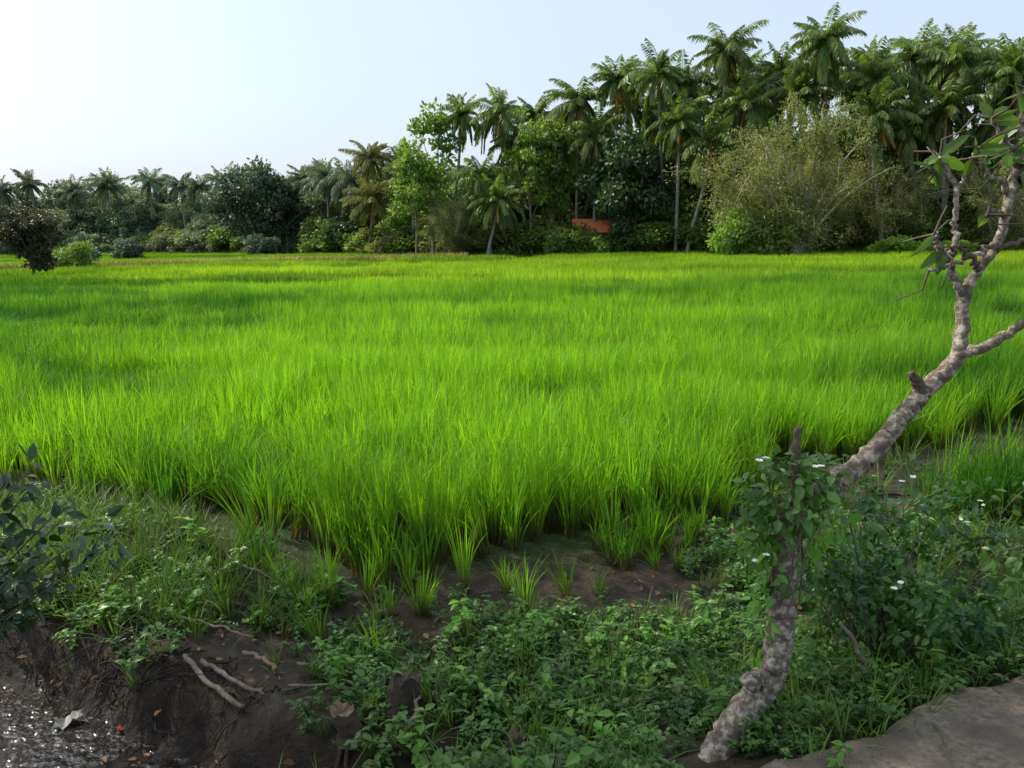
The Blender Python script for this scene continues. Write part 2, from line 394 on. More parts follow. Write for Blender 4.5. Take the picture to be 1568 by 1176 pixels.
def hscale(x, y):
    a = fbm(x*.5, y*.8, 51, 3)-.5; b = fbm(x*.12, y*.35, 61, 3)-.5
    return 1+.5*a+.45*b-.42*furs(x, y)
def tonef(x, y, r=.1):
    t = .58+1.8*(fbm(x*.10, y*.16, 161, 3)-.5)+1.3*(fbm(x*.4, y*.6, 171, 3)-.5)-.5*furs(x, y)  # random variation, with shading of the hollows painted into blade colour
    t = t-.45*ss(9.0, 5.2, y)+.3*np.exp(-((x-.3)/4)**2-((y-11)/2.5)**2)+.2*ss(40, 80, y)  # shaded front and sunlit middle band painted into the tone
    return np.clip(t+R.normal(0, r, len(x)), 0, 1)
protos = [tuft(32, s, mat=M_rice, sp=.16, cv=.2) for s in range(6)]
def jitter(x0, x1, y0, y1, st):
    gx, gy = np.meshgrid(np.arange(x0, x1, st), np.arange(y0, y1, st))
    gx = gx.ravel()+R.uniform(-.5, .5, gx.size)*st; gy = gy.ravel()+R.uniform(-.5, .5, gy.size)*st
    return gx, gy
x, y = jitter(-12, 12, 4.2, 12.5, .138)
dd = y+.9*(fbm(x*1.6, y*1.6, 71)-.5)-rice_edge(x)
k = (np.abs(x) < .72*y+1.3) & (dd > 0) & (vnoise(x*2.3, y*2.3, 75) > .09) & ((R.rand(len(x)) < .5+.5*ss(0, .8, dd))) & (vnoise(x*3.1, y*3.1, 79) > .40*(1-ss(.2, 1.0, dd)))
cx, cy = jitter(2.9, 5.4, 5.3, 6.9, .14)
kc = ((cx-4.15)/1.0)**2+((cy-6.1)/.5)**2+.9*(fbm(cx*3, cy*3, 3)-.5) < .9
ex, ey = jitter(-1.8, 2.4, 4.0, 6.4, .17)
fr = (rice_edge(ex)-ey)
ke = (fr > 0) & (fr < .75) & (R.rand(len(ex)) < .6*(1-fr/.85))
e2 = len(ex[ke]); fe = fr[ke]
x = np.concatenate([x[k], cx[kc], ex[ke]]); y = np.concatenate([y[k], cy[kc], ey[ke]])
n = len(x)
hs = hscale(x, y)*R.uniform(.78, 1.15, n); hs[-e2:] *= R.uniform(.45, .95, e2)*(1-.6*fe)
edge = ss(0, .8, y-rice_edge(x)); hs = np.clip(hs*(.9+.1*edge), .25, 1.4)
ws = np.full(n, 1.05); ws[-e2:] = .7
tl = fbm(x*.6, y*.6, 81, 2)-.5; tl2 = fbm(x*.6, y*.6, 91, 2)-.5
rot = np.column_stack([tl*.6+R.normal(0, .09, n), tl2*.6+.04+R.normal(0, .09, n), R.uniform(0, 6.28, n)])
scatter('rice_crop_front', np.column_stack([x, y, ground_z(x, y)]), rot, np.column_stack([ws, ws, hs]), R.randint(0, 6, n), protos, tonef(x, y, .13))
print('near rice', n)
protos = [patch(.46, 56, .74, .014, 3, 100+s, M_rice) for s in range(6)]
x, y = jitter(-26, 26, 12, 34, .38)
k = (np.abs(x) < .72*y+2) & (y > rice_edge(x))
x = x[k]; y = y[k]; n = len(x); hs = np.clip(hscale(x, y)*R.uniform(.86, 1.12, n), .35, 1.5)
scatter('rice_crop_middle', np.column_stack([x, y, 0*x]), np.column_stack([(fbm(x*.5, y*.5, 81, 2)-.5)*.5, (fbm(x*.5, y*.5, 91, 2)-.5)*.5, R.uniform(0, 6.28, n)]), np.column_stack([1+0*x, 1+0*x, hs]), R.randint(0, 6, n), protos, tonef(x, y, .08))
print('mid rice', n)
protos = [patch(1.5, 150, .72, .04, 2, 200+s, M_ricef) for s in range(5)]
x, y = jitter(-125, 90, 33, 150, 1.15)
k = (np.abs(x) < .72*y+5) & (y < tline(x)-3)
bd = np.abs(y-(62+(x+34)*.46)); k &= ~((bd < 1.4) & (x < -5))
x = x[k]; y = y[k]; n = len(x); fu = np.clip(.55*furrow(x, y, .05, .08, 65, .045)+.45*furrow(x, y, .08, .13, 67, .035), 0, .7)
hs = np.clip(1+.5*(fbm(x*.08, y*.25, 61, 3)-.5)+.4*(fbm(x*.2, y*.5, 63, 2)-.5)-fu, .3, 2)
tn = np.clip(.60+1.6*(fbm(x*.05, y*.10, 161, 3)-.5)+1.0*(fbm(x*.15, y*.3, 171, 3)-.5)-fu+.25*ss(0, 40, x)-.25*ss(-10, -40, x)+R.normal(0, .05, n), 0, 1)  # far rice: shading of the hollows painted into colour, over random variation
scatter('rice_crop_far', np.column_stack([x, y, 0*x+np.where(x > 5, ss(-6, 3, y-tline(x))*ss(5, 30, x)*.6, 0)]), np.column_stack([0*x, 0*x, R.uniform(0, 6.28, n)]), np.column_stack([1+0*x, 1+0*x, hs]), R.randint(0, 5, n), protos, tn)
print('far rice', n)
mb = MB(); n = 22000; x = R.uniform(-110, -4, n); y = 62+(x+34)*.46+R.normal(0, .7, n)
x2 = R.uniform(-110, 75, n); y2 = tline(x2)-2.6+R.normal(0, .8, n)
blades(mb, np.column_stack([x, y, 0*x+.4]), R.uniform(0, 6.28, n), R.uniform(.3, .75, n), .05, R.normal(0, .3, n), np.abs(R.normal(0, .3, n)), 2)
blades(mb, np.column_stack([x2, y2, ground_z(x2, y2)]), R.uniform(0, 6.28, n), R.uniform(.4, 1.1, n), .06, R.normal(0, .3, n), np.abs(R.normal(0, .3, n)), 2, mat=1)
obj('field_bund_grass', mb.mesh('field_bund_grass', [M_bund, M_tlight]))

# ------------------------------------------------------------------ trees
def randdir(rs, n):
    v = rs.normal(size=(n, 3)); return unit(v)
def tree_mesh(name, seed, H=10, Rc=4, ncl=42, nl=230, ls=.3, leafm=None, cb=.3, tr=.22, clr=(.18, .34), elong=1.6, open_=.0, flat=.75):
    rs = np.random.RandomState(seed); mb = MB()
    th = H*(max(cb, .05)+.25)
    tp = spline([(0, 0, -.3), (rs.normal(0, .015*H), rs.normal(0, .015*H), th*.5), (rs.normal(0, .04*H), rs.normal(0, .04*H), th)], 4)
    tube(mb, tp, np.linspace(tr, tr*.55, len(tp)), 8, 0, .08, seed)
    zc = H*(1+cb)/2; rz = H*(1-cb)/2
    C = []
    while len(C) < ncl:
        v = rs.uniform(-1, 1, 3); q = np.linalg.norm(v)
        if q > 1 or (q < .45 and rs.rand() < .6): continue
        az = math.atan2(v[1], v[0]); lob = .78+.3*math.sin(az*3+seed)*.6+.25*rs.rand()
        C.append([v[0]*Rc*lob, v[1]*Rc*lob, zc+v[2]*rz*(.85+.2*rs.rand())])
    C = np.array(C)
    for c in C[::2]:
        a = tp[rs.randint(len(tp)//2, len(tp))]; mid = (a+c)/2+np.array([0, 0, -.06*H])*rs.rand()+rs.normal(0, .02*H, 3)
        p_ = spline([a, mid, c], 3); tube(mb, p_, np.linspace(tr*.35, tr*.13, len(p_)), 5, 0)
    for c in C:
        r = Rc*rs.uniform(*clr); n = int(nl*rs.uniform(.6, 1.3)*(r/(Rc*.26))**2)
        u = randdir(rs, n); rad = r*rs.rand(n)**.4
        P = c+u*rad[:, None]*np.array([1.15, 1.15, flat])
        D = unit(u+randdir(rs, n)*1.0+np.array([0, 0, -.25])); Nn = unit(u*.6+randdir(rs, n)*.7+np.array([0, 0, .7]))
        sz = ls*rs.uniform(.6, 1.35, n)
        diamonds(mb, P, D, Nn, sz*elong, sz, 1)
    return mb.mesh(name, [M_bark, leafm])
def recol(me, mat):
    m2 = me.copy(); m2.materials[1] = mat; return m2
base = [tree_mesh('broad_tree_mesh', 11+s, 10, rc, ncl, 200, .25, M_tmid, cb, .2) for s, (rc, ncl, cb) in enumerate([(4.2, 46, .1), (3.4, 38, .06), (4.8, 52, .16), (3.0, 34, .03), (3.8, 38, .12)])]
slim = [tree_mesh('slim_tree_mesh', 31+s, 10, 1.9, 26, 75, .2, M_tlight, .25, .12, (.2, .4)) for s in range(2)]
shrub = [tree_mesh('shrub_mesh', 41+s, 3, 2.2, 26, 190, .17, M_tmid, -.05, .05, (.2, .4)) for s in range(3)]
vars_ = {}
def tv(kind, k, mat):
    key = (kind, k, mat.name)
    if key not in vars_:
        src = {'b': base, 's': slim, 'u': shrub}[kind][k]
        vars_[key] = recol(src, mat)
    return vars_[key]
def put(kind, k, mat, name, x, y, h, w=None):
    ref = 3 if kind == 'u' else 10
    s = h/ref; w = (w or 1)*s
    z = float(ground_z(x, y))
    return obj(name, tv(kind, k, mat), (x, y, z-.05), random.uniform(0, 6.28), (w, w, s))

rr = random.Random(5)
x = -125
while x < 78:
    ty = float(np.interp(x, TX, TY)); far = ty > 118
    hb = np.interp(x, [-120, -60, -38, -20, -5, 10, 25, 60], [14, 13.5, 12.5, 11.5, 12.5, 14, 15.5, 15])
    step = 5.5 if far else 4.4
    for row, (dy, hf) in enumerate(((2.5, .5), (6, .75), (12, .95), (20, 1.08))):
        xx = x+rr.uniform(-2, 2); h = hb*hf*rr.uniform(.68, 1.14)
        if row == 0 and 5 < xx < 15: continue
        if row == 1 and 7.5 < xx < 12.5: continue
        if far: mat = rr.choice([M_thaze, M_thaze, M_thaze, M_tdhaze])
        else: mat = rr.choice([M_tmid, M_tmid, M_tdark, M_tlight, M_tolive, M_tlight])
        put('b', rr.randint(0, 4), mat, 'broadleaf_tree', xx, ty+dy+rr.uniform(-1.2, 1.2), h, rr.uniform(.8, 1.15)*(10/max(h, 5))**.35)
    x += step
P = []; S = []; I = []
protos = [tv('u', k, m_) for k in range(3) for m_ in (M_tmid, M_tdark, M_tlight, M_tolive, M_thaze)]
for q in range(680):
    xx = rr.uniform(-125, 78); ty = float(tline(xx))
    yy = ty+rr.choice([0, 0, 1.5, 3, 6, 10])+rr.uniform(-1.0, 1.0)
    h = rr.uniform(.55, 1.35)*(1.4 if yy > ty+2 else 1)
    if 6 < xx < 13 and yy < ty+3: h = .45
    mi_ = 4 if (ty > 118 and rr.random() < .75) else rr.choice([0, 0, 1, 2, 3, 0, 2])
    P.append((xx, yy, float(ground_z(xx, yy)))); S.append((h*rr.uniform(.9, 1.5), h*1.2, h)); I.append(rr.randint(0, 2)*5+mi_)
scatter('treeline_undergrowth', P, [(0, 0, rr.uniform(0, 6.28)) for _ in P], S, I, protos)

put('b', 0, M_tdark, 'mango_tree', 12.0, 83.5, 12.6, .85)
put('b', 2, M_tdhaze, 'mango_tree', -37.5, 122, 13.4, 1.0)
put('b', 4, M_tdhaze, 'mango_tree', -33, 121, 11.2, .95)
put('s', 0, M_tlight, 'slender_tree', -8.6, 91, 17.2, 1.0)
put('s', 1, M_tlight, 'slender_tree', -10.4, 90, 13.5, .9)
put('s', 1, M_tlight, 'slender_tree', 2.4, 87, 15.8, .9)
put('s', 0, M_tlight, 'slender_tree', 4.6, 88, 14.5, .8)
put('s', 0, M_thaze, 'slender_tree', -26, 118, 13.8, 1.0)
put('u', 1, M_tlight, 'bright_green_bush', 20.4, 68.5, 5.0, .8)
put('u', 0, M_tlight, 'bright_green_bush', 31.5, 64.5, 1.9, 1.6)
put('u', 2, M_tlight, 'bright_green_bush', 35, 64.5, 1.6, 1.8)
put('u', 1, M_tlight, 'bright_green_bush', -33.2, 62, 2.6, .7)
for xx, yy, h, k_, mt in ((6.9, 83.6, 3.6, 0, M_tmid), (9.0, 82.8, 2.7, 1, M_tlight), (10.6, 83.0, 2.6, 2, M_tmid), (12.5, 83.2, 3.9, 0, M_tdark), (6.0, 84, 3.6, 1, M_tmid)):
    put('u', k_, mt, 'garden_shrub', xx, yy, h, .8)
M_tbrown = leafmat('tree_leaf_brownish', (.04, .055, .02), (.085, .09, .03), trans=.25, tc=1.3, wscale=.8)
sft = tree_mesh('small_field_tree', 66, 4.9, 1.8, 46, 260, .11, M_tbrown, .15, .12, (.2, .4))
obj('small_field_tree', sft, (-29.4, 50, -.05))
for xx, yy, h in ((-41, 78, 2.4), (-33, 108, 3.2), (-45, 96, 2.6)):
    put('u', 0, M_tdhaze, 'round_bush', xx, yy, h, 1)

def feathery(name, seed, H, Wd, nst, mats, lpb=1700, ls=.14):
    rs = np.random.RandomState(seed); mb = MB()
    for i in range(nst):
        az = rs.uniform(0, 6.28); out_ = Wd*rs.uniform(.2, 1.)**.7; hh = H*math.sqrt(max(.1, 1-(out_/Wd)**2*.75))*rs.uniform(.7, 1)
        d = np.array([math.cos(az), math.sin(az), 0])
        p_ = spline([d*.2+[0, 0, -.2], d*out_*.22+[0, 0, hh*.35], d*out_*.6+[0, 0, hh*.75], d*out_+[0, 0, hh]], 5)
        tube(mb, p_, np.linspace(.15, .04, len(p_)), 5, 0)
        for b_ in range(11):
            t = rs.randint(3, len(p_)); a = p_[t]; e = a+d*rs.uniform(0, 1.6)+rs.normal(0, 1.2, 3)+[0, 0, rs.uniform(-.9, 1.1)]
            q = spline([a, (a+e)/2+[0, 0, .25], e], 3); tube(mb, q, np.linspace(.045, .02, len(q)), 3, 0)
            n = int(lpb/11); tt = rs.rand(n)
            P = a+(e-a)*tt[:, None]+rs.normal(0, .38, (n, 3))
            diamonds(mb, P, randdir(rs, n)+[0, 0, -.3], randdir(rs, n)+[0, 0, .6], ls*rs.uniform(1, 2.2, n), ls*rs.uniform(.5, 1, n), 1)
    return mb.mesh(name, mats)
M_gbark = rockmat('grey_bark', (.30, .27, .22), (.42, .38, .31), 2)
fm_ = feathery('feathery_tree', 3, 12.5, 7.6, 26, [M_gbark, M_tolive])
obj('feathery_tree', fm_, (23.6, 67, .2), .3, (.95, .9, .98))
obj('feathery_tree', fm_, (31.5, 72, .3), 2.3, (.8, .8, .72))
obj('feathery_tree', fm_, (40, 67, .3), 4.3, (.7, .7, .62))
obj('feathery_tree', fm_, (-5.5, 89, .0), 1.3, (.5, .5, .6))

# ------------------------------------------------------------------ palms
def palm(x, y, H, seed, leafm=None, lean=None, nf=36, fl=4.5, dead=4, name='coconut_palm'):
    rs = np.random.RandomState(seed); mb = MB()
    lx, ly = (rs.normal(0, .09*H), rs.normal(0, .05*H)) if lean is None else lean
    lx = float(np.clip(lx, -2.2, 2.2))
    Hc = H-1.9
    tp = spline([(-lx, -ly, -.3), (-lx*.75, -ly*.75, Hc*.25), (-lx*.3, -ly*.3, Hc*.6), (0, 0, Hc)], 5)
    tube(mb, tp, np.concatenate([[.3], np.linspace(.2, .13, len(tp)-1)]), 7, 0)
    top = tp[-1]; bias = rs.uniform(0, 6.28)
    for f in range(nf+dead):
        isd = f >= nf
        az = f*2.399+rs.normal(0, .35)
        q = (f+.5)/nf
        e0 = math.radians(84-118*q+rs.normal(0, 12)) if not isd else math.radians(rs.uniform(-60, -35))
        bend = math.radians(rs.uniform(45, 105)*(.75+.5*q)) if not isd else math.radians(35)
        Lf = fl*rs.uniform(.7, 1.15)*(1 if not isd else .7)*(.78+.22*min(1, q*3))*(1+.12*math.cos(az-bias))
        K = 12; t = np.linspace(0, 1, K); ang = np.maximum(e0-bend*t**1.2, math.radians(-86))
        dh = np.cos(ang); dz = np.sin(ang)
        hx = np.concatenate([[0], np.cumsum((dh[1:]+dh[:-1])/2)])*Lf/(K-1)
        hz = np.concatenate([[0], np.cumsum((dz[1:]+dz[:-1])/2)])*Lf/(K-1)
        d = np.array([math.cos(az), math.sin(az), 0.]); sd = np.array([-d[1], d[0], 0.])
        rp = top+d*hx[:, None]+np.array([0, 0, 1.])*hz[:, None]
        tube(mb, rp[::2], np.linspace(.05, .015, len(rp[::2])), 3, 2 if isd else 1, cap=False)
        nlf = 34; tt = np.linspace(.1, .99, nlf)
        bp = np.column_stack([np.interp(tt, t, rp[:, c]) for c in range(3)])
        fw = np.column_stack([np.interp(tt, t, g) for g in (dh*d[0], dh*d[1], dz)])
        for sg in (-1, 1):
            ll = Lf*.25*(np.sin(np.pi*np.clip(tt*.82+.14, 0, 1)))**.6*rs.uniform(.75, 1.15, nlf)
            D = sg*sd*.75+fw*.6+np.array([0, 0, -1.])*(rs.uniform(.2, .8, nlf)+.4*q)[:, None]
            if isd: D = sg*sd*.3+fw*.5+np.array([0, 0, -1.])*np.ones((nlf, 1))
            Nn = np.cross(unit(D), fw)
            diamonds(mb, bp, D, Nn+rs.normal(0, .25, (nlf, 3)), ll, .125, 2 if isd else 1, droop=.22)
    for c in range(9):
        a = rs.uniform(0, 6.28); p_ = top+[math.cos(a)*.33, math.sin(a)*.33, -.35-rs.rand()*.35]
        tube(mb, [p_+[0, 0, .16], p_+[0, 0, .1], p_, p_-[0, 0, .1], p_-[0, 0, .15]], [.02, .1, .14, .1, .02], 6, 3)
    o = obj(name, mb.mesh(name, [M_ptrunk, leafm, M_dead, M_coco]), (x, y, float(ground_z(x, y))))
    return o
M_coco = rockmat('coconut_husk', (.30, .20, .04), (.16, .2, .04), 6)
pl = [(-17.5, 105, 14.2, M_palmy), (-14.4, 108, 14.0, M_palmh), (-5.1, 92, 17.5, M_palm), (-.9, 90, 17.3, M_palm), (3.1, 94, 17.3, M_palm),
      (7.4, 88, 18.2, M_palm), (11.2, 87, 19.8, M_palm), (14.7, 82, 19.4, M_palm), (17.4, 84, 18.6, M_palm), (20.7, 80, 20.8, M_palm),
      (25.8, 80, 18.6, M_palm), (27.7, 74, 20.2, M_palm), (31.3, 72, 16.6, M_palm), (35.6, 74, 18.4, M_palm), (37.6, 71, 17.8, M_palm), (41, 68, 16.4, M_palm),
      (33.5, 78, 18.3, M_palm), (23, 84, 18.6, M_palm), (29.8, 80, 18.2, M_palm), (39.6, 76, 18.8, M_palm), (13, 90, 17.6, M_palm), (43.5, 73, 17.6, M_palm),
      (-3, 88, 10.5, M_palm), (9.0, 86.5, 14.2, M_palm), (16.2, 79, 14.5, M_palm), (19, 78, 12.5, M_palm), (-16.5, 100, 9, M_palmy), (-1.2, 86, 8, M_palm), (36, 69, 14, M_palm), (34, 71, 12.6, M_palm), (30, 69, 13.5, M_palm), (42, 70, 13.5, M_palm), (38.5, 73, 15.5, M_palm), (22, 78, 15.6, M_palm),
      (-11.5, 98, 11.5, M_palm), (5.2, 89, 13, M_palm), (12.6, 84, 11, M_palm), (1.2, 90, 14.4, M_palm), (47, 70, 17, M_palm), (52, 70, 18, M_palm), (58, 68, 16, M_palm),
      (16.5, 92, 17.5, M_palm), (20, 90, 18.2, M_palm), (24.5, 89, 17.8, M_palm), (28, 86, 18.8, M_palm), (32, 85, 19.2, M_palm), (36.5, 83, 19, M_palm), (40.5, 82, 18.2, M_palm), (44.5, 80, 19, M_palm), (48, 78, 18, M_palm), (10, 93, 16, M_palm), (6, 96, 16, M_palm), (26.2, 75, 16, M_palm), (32.5, 75, 15.5, M_palm), (45, 75, 15, M_palm),
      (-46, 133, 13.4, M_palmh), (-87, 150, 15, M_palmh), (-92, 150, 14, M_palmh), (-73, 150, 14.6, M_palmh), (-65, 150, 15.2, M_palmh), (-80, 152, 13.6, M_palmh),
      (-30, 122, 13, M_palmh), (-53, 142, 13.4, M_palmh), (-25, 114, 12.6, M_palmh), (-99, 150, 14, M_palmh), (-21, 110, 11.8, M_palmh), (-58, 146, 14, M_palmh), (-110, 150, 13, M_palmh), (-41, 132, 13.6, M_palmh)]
for i_, (px, py, ph, pm) in enumerate(pl):
    palm(px, py, ph, 300+i_, pm, dead=[2, 5, 9, 3][i_ % 4] if pm is not M_palmh else 1, fl=[3.6, 3.9, 3.7, 4.1][i_ % 4])

# ------------------------------------------------------------------ house with red tiled roof
def box(mb, a, b, mat=0):
    x0, y0, z0 = a; x1, y1, z1 = b
    V = [(x0, y0, z0), (x1, y0, z0), (x1, y1, z0), (x0, y1, z0), (x0, y0, z1), (x1, y0, z1), (x1, y1, z1), (x0, y1, z1)]
    mb.add(V, np.array([[0, 3, 2, 1], [4, 5, 6, 7], [0, 1, 5, 4], [1, 2, 6, 5], [2, 3, 7, 6], [3, 0, 4, 7]]), mat)
M_wall = rockmat('plaster_wall', (.32, .28, .22), (.4, .35, .28), 1.5); M_tile = rockmat('clay_tile', (.78, .24, .11), (.62, .16, .08), 3)
M_dark = rockmat('dark_window', (.02, .02, .02), (.03, .03, .03), 3, rough=.3)
hp = bpy.data.objects.new('tiled_roof_house', None); hp.location = (9.6, 84.6, -.1); scene.collection.objects.link(hp)
mb = MB(); box(mb, (-2.6, 0, 0), (2.6, 4, 2.9)); mb.add([(-2.6, 0, 2.9), (-2.6, 4, 2.9), (-2.6, 2, 3.9), (2.6, 0, 2.9), (2.6, 4, 2.9), (2.6, 2, 3.9)], np.array([[0, 1, 2], [3, 5, 4]]))
obj('walls', mb.mesh('walls', [M_wall]), parent=hp)
mb = MB()
for k_ in range(9):
    t0 = k_/9; t1 = (k_+1)/9+.01
    for sg in (0, 1):
        ya, yb = (-.6+2.6*t0, -.6+2.6*t1) if not sg else (4.6-2.6*t0, 4.6-2.6*t1)
        za, zb = 2.72+1.3*t0+.04, 2.72+1.3*t1
        mb.add([(-3, ya, za), (3, ya, za), (3, yb, zb), (-3, yb, zb), (-3, ya, za-.06), (3, ya, za-.06)], np.array([[0, 1, 2, 3], [4, 5, 1, 0]]))
tube(mb, [(-3, 2, 4.06), (3, 2, 4.06)], .1, 6)
obj('roof', mb.mesh('roof', [M_tile]), parent=hp)
mb = MB(); box(mb, (-1.9, -.03, 1), (-.9, .0-.005, 2.1)); box(mb, (.9, -.03, 1), (1.9, -.005, 2.1)); obj('windows', mb.mesh('windows', [M_dark]), parent=hp)
mb = MB(); box(mb, (-.45, -.035, 0), (.45, -.006, 2.1)); obj('door', mb.mesh('door', [M_bark]), parent=hp)

# ------------------------------------------------------------------ foreground plumeria tree
mb = MB()
def limb(pts, r0, r1, n=10, m=8, mat=0, bump=.07, wob=.006, seed=1):
    P = spline(pts, m); rs = np.random.RandomState(seed)
    P = P+rs.normal(0, wob, P.shape)*np.linspace(0, 1, len(P))[:, None]**.2
    if isinstance(r0, (list, tuple)): r = np.interp(np.linspace(0, 1, len(P)), np.linspace(0, 1, len(r0)), r0)
    else: r = np.linspace(r0, r1, len(P))
    r = r*(1+rs.normal(0, .04, len(P)))
    tube(mb, P, r, n, mat, bump, seed); return P
TR = [(.62, 2.56, .14), (.70, 2.62, .28), (.80, 2.68, .43), (.94, 2.74, .59), (.985, 2.78, .787), (1.0, 2.8, 1.01), (1.033, 2.82, 1.215), (1.151, 2.84, 1.271), (1.326, 2.9, 1.376), (1.462, 2.95, 1.511), (1.557, 3.0, 1.587), (1.709, 3.05, 1.73), (1.742, 3.1, 1.948)]
limb(TR, [.074, .062, .058, .056, .047, .043, .052, .044, .036, .032, .034, .029, .022], 0, 18, 14, wob=.0035, bump=.08)
limb([(1.742, 3.1, 1.948), (1.80, 3.12, 2.05), (1.872, 3.12, 2.159), (1.893, 3.12, 2.327), (1.917, 3.12, 2.471), (1.923, 3.12, 2.613), (1.98, 3.12, 2.8)], .021, .011, seed=2)
limb([(1.742, 3.1, 1.948), (1.70, 3.1, 2.03), (1.681, 3.1, 2.088), (1.69, 3.1, 2.2), (1.677, 3.1, 2.355), (1.611, 3.1, 2.474)], .017, .008, seed=3)
limb([(1.681, 3.1, 2.07), (1.64, 3.08, 2.12), (1.60, 3.05, 2.155), (1.585, 3.05, 2.19)], .013, .008, seed=4)
limb([(1.709, 3.05, 1.73), (1.788, 3.0, 1.772), (1.89, 2.95, 1.857), (2.05, 2.9, 1.93), (2.3, 2.85, 2.1)], .021, .013, seed=5)
limb([(1.028, 2.82, 1.18), (1.02, 2.82, 1.35), (1.035, 2.82, 1.51)], .02, .013, seed=6, mat=1)
limb([(1.557, 3.0, 1.59), (1.535, 2.99, 1.64), (1.51, 2.98, 1.665)], .022, .014, seed=7, mat=1)
limb([(.92, 2.73, .57), (.87, 2.69, .60), (.845, 2.67, .60)], .04, .03, seed=8, mat=0)
limb([(.68, 2.60, .24), (.62, 2.55, .26), (.58, 2.52, .25)], .045, .02, seed=9, mat=0)
tw = [[(1.872, 3.12, 2.159), (1.80, 3.08, 2.13), (1.72, 3.05, 2.10), (1.62, 3.02, 2.07), (1.56, 3.0, 2.07)],
      [(1.86, 3.12, 2.12), (1.95, 3.1, 2.16), (2.06, 3.08, 2.12)],
      [(1.893, 3.12, 2.327), (1.84, 3.1, 2.38), (1.76, 3.05, 2.41), (1.70, 3.03, 2.46)],
      [(1.90, 3.12, 2.40), (1.97, 3.1, 2.47), (2.04, 3.1, 2.49)],
      [(1.917, 3.12, 2.47), (1.85, 3.1, 2.53), (1.80, 3.1, 2.60)],
      [(1.80, 3.12, 2.05), (1.75, 3.05, 2.08), (1.66, 3.0, 2.14), (1.60, 3.0, 2.13)],
      [(1.677, 3.1, 2.355), (1.73, 3.1, 2.43), (1.74, 3.1, 2.5)],
      [(1.885, 3.12, 2.25), (1.80, 3.05, 2.27), (1.74, 3.0, 2.25)],
      [(1.89, 3.12, 2.3), (1.98, 3.1, 2.36), (2.05, 3.1, 2.36)]]
ends = []
for j, t_ in enumerate(tw):
    p_ = limb(t_, .011, .006, n=7, seed=20+j, mat=1 if j % 2 else 0); ends.append(p_[-1])
rs = np.random.RandomState(4)
ends += [np.array((1.611, 3.1, 2.474)), np.array((1.585, 3.05, 2.19)), np.array((1.923, 3.12, 2.6)), np.array((1.98, 3.12, 2.8)), np.array((2.0, 3.1, 2.65)), np.array((1.93, 3.1, 2.7)), np.array((1.95, 3.1, 2.52)), np.array((1.86, 3.1, 2.48)), np.array((2.0, 3.1, 2.42)), np.array((1.60, 3.1, 2.42))]
for e in ends:
    k_ = rs.randint(3, 6) if e[2] > 2.35 else rs.randint(1, 3)
    for q in range(k_):
        D = unit(rs.normal(size=3)*[1, .6, .8]+[0, 0, -.15]); Nq = np.array([rs.normal(0, .5), -.8, rs.normal(.2, .6)])
        leaves(mb, [e], D[None], Nq[None], rs.uniform(.07, .14), rs.uniform(.03, .045), .1, .25, 2)
    for q in range(3):
        a_ = rs.normal(0, .05, 3); p_ = np.array([e, e+a_*.6+rs.normal(0, .02, 3), e+a_*1.5]); tube(mb, p_, [.005, .0035, .0025], 4, 1)
obj('plumeria_tree', mb.mesh('plumeria_tree', [M_pbark, M_twig, M_plum]))

def leafball(mb, c, rad, n, L, rs, mat=0, sh=.33, stemmat=None):
    u = randdir(rs, n); P = np.array(c)+u*np.array(rad)*(rs.rand(n)**sh)[:, None]
    D = unit(u*.7+randdir(rs, n)*.8+[0, 0, -.25]); Nn = unit(u*.5+randdir(rs, n)*.5+[0, 0, .8])
    l = L*rs.uniform(.55, 1.3, n); leaves(mb, P, D, Nn, l, l*rs.uniform(.45, .65, n), .12, .2, mat)
rs = np.random.RandomState(9)
mb = MB()
for c, r_, n in [((.99, 2.80, 1.27), (.16, .13, .16), 280), ((.91, 2.80, 1.12), (.1, .1, .14), 130), ((1.08, 2.78, 1.33), (.11, .08, .09), 90), ((.93, 2.76, .95), (.05, .06, .2), 50), ((.90, 2.78, .78), (.04, .06, .18), 35), ((1.12, 2.8, 1.16), (.1, .08, .1), 80)]:
    leafball(mb, c, r_, n, .05, rs, 0 if rs.rand() < .7 else 2)
for q in range(9):
    a = rs.uniform(0, 6.28, 1)[0]; zt = np.linspace(.35, 1.3, 14)
    cxl = np.interp(zt, [.3, .44, .593, .787, 1.01, 1.215], [.72, .816, .945, .985, 1.0, 1.033])
    p_ = np.column_stack([cxl+.055*np.cos(a+zt*5)+rs.normal(0, .008, 14), 2.77+.055*np.sin(a+zt*5), zt])
    tube(mb, p_[7:10+q % 4], .0035, 4, 1)
obj('climbing_vine', mb.mesh('climbing_vine', [M_weed, M_twig, M_weed2]))
mb = MB()
for q in range(46):
    a = rs.uniform(0, 6.28); r0 = rs.rand()**.5; c = (1.66+.42*r0*math.cos(a), 3.3+.32*r0*math.sin(a), .64+rs.uniform(-.36, .44)*(1-.3*r0))
    leafball(mb, c, (.13, .13, .11), 60, .05, rs, 0 if rs.rand() < .7 else 2)
    p_ = spline([(1.62+rs.normal(0, .05), 3.3+rs.normal(0, .05), .05), (np.array(c)*.5+np.array([1.62, 3.3, .2])*.5), c], 4); tube(mb, p_, np.linspace(.008, .003, len(p_)), 4, 1)
for q in range(20):
    a = rs.uniform(0, 6.28); b_ = np.array([1.7+.35*math.cos(a), 3.3+.3*math.sin(a), .8]); e = b_+[.25*math.cos(a), .18*math.sin(a), rs.uniform(.1, .42)]
    P_ = spline([b_, (b_+e)/2+[0, 0, .05], e], 4); tube(mb, P_, .003, 4, 1); leafball(mb, e, (.07, .07, .05), 16, .045, rs, 2); leafball(mb, P_[5], (.06, .06, .05), 10, .045, rs, 2)
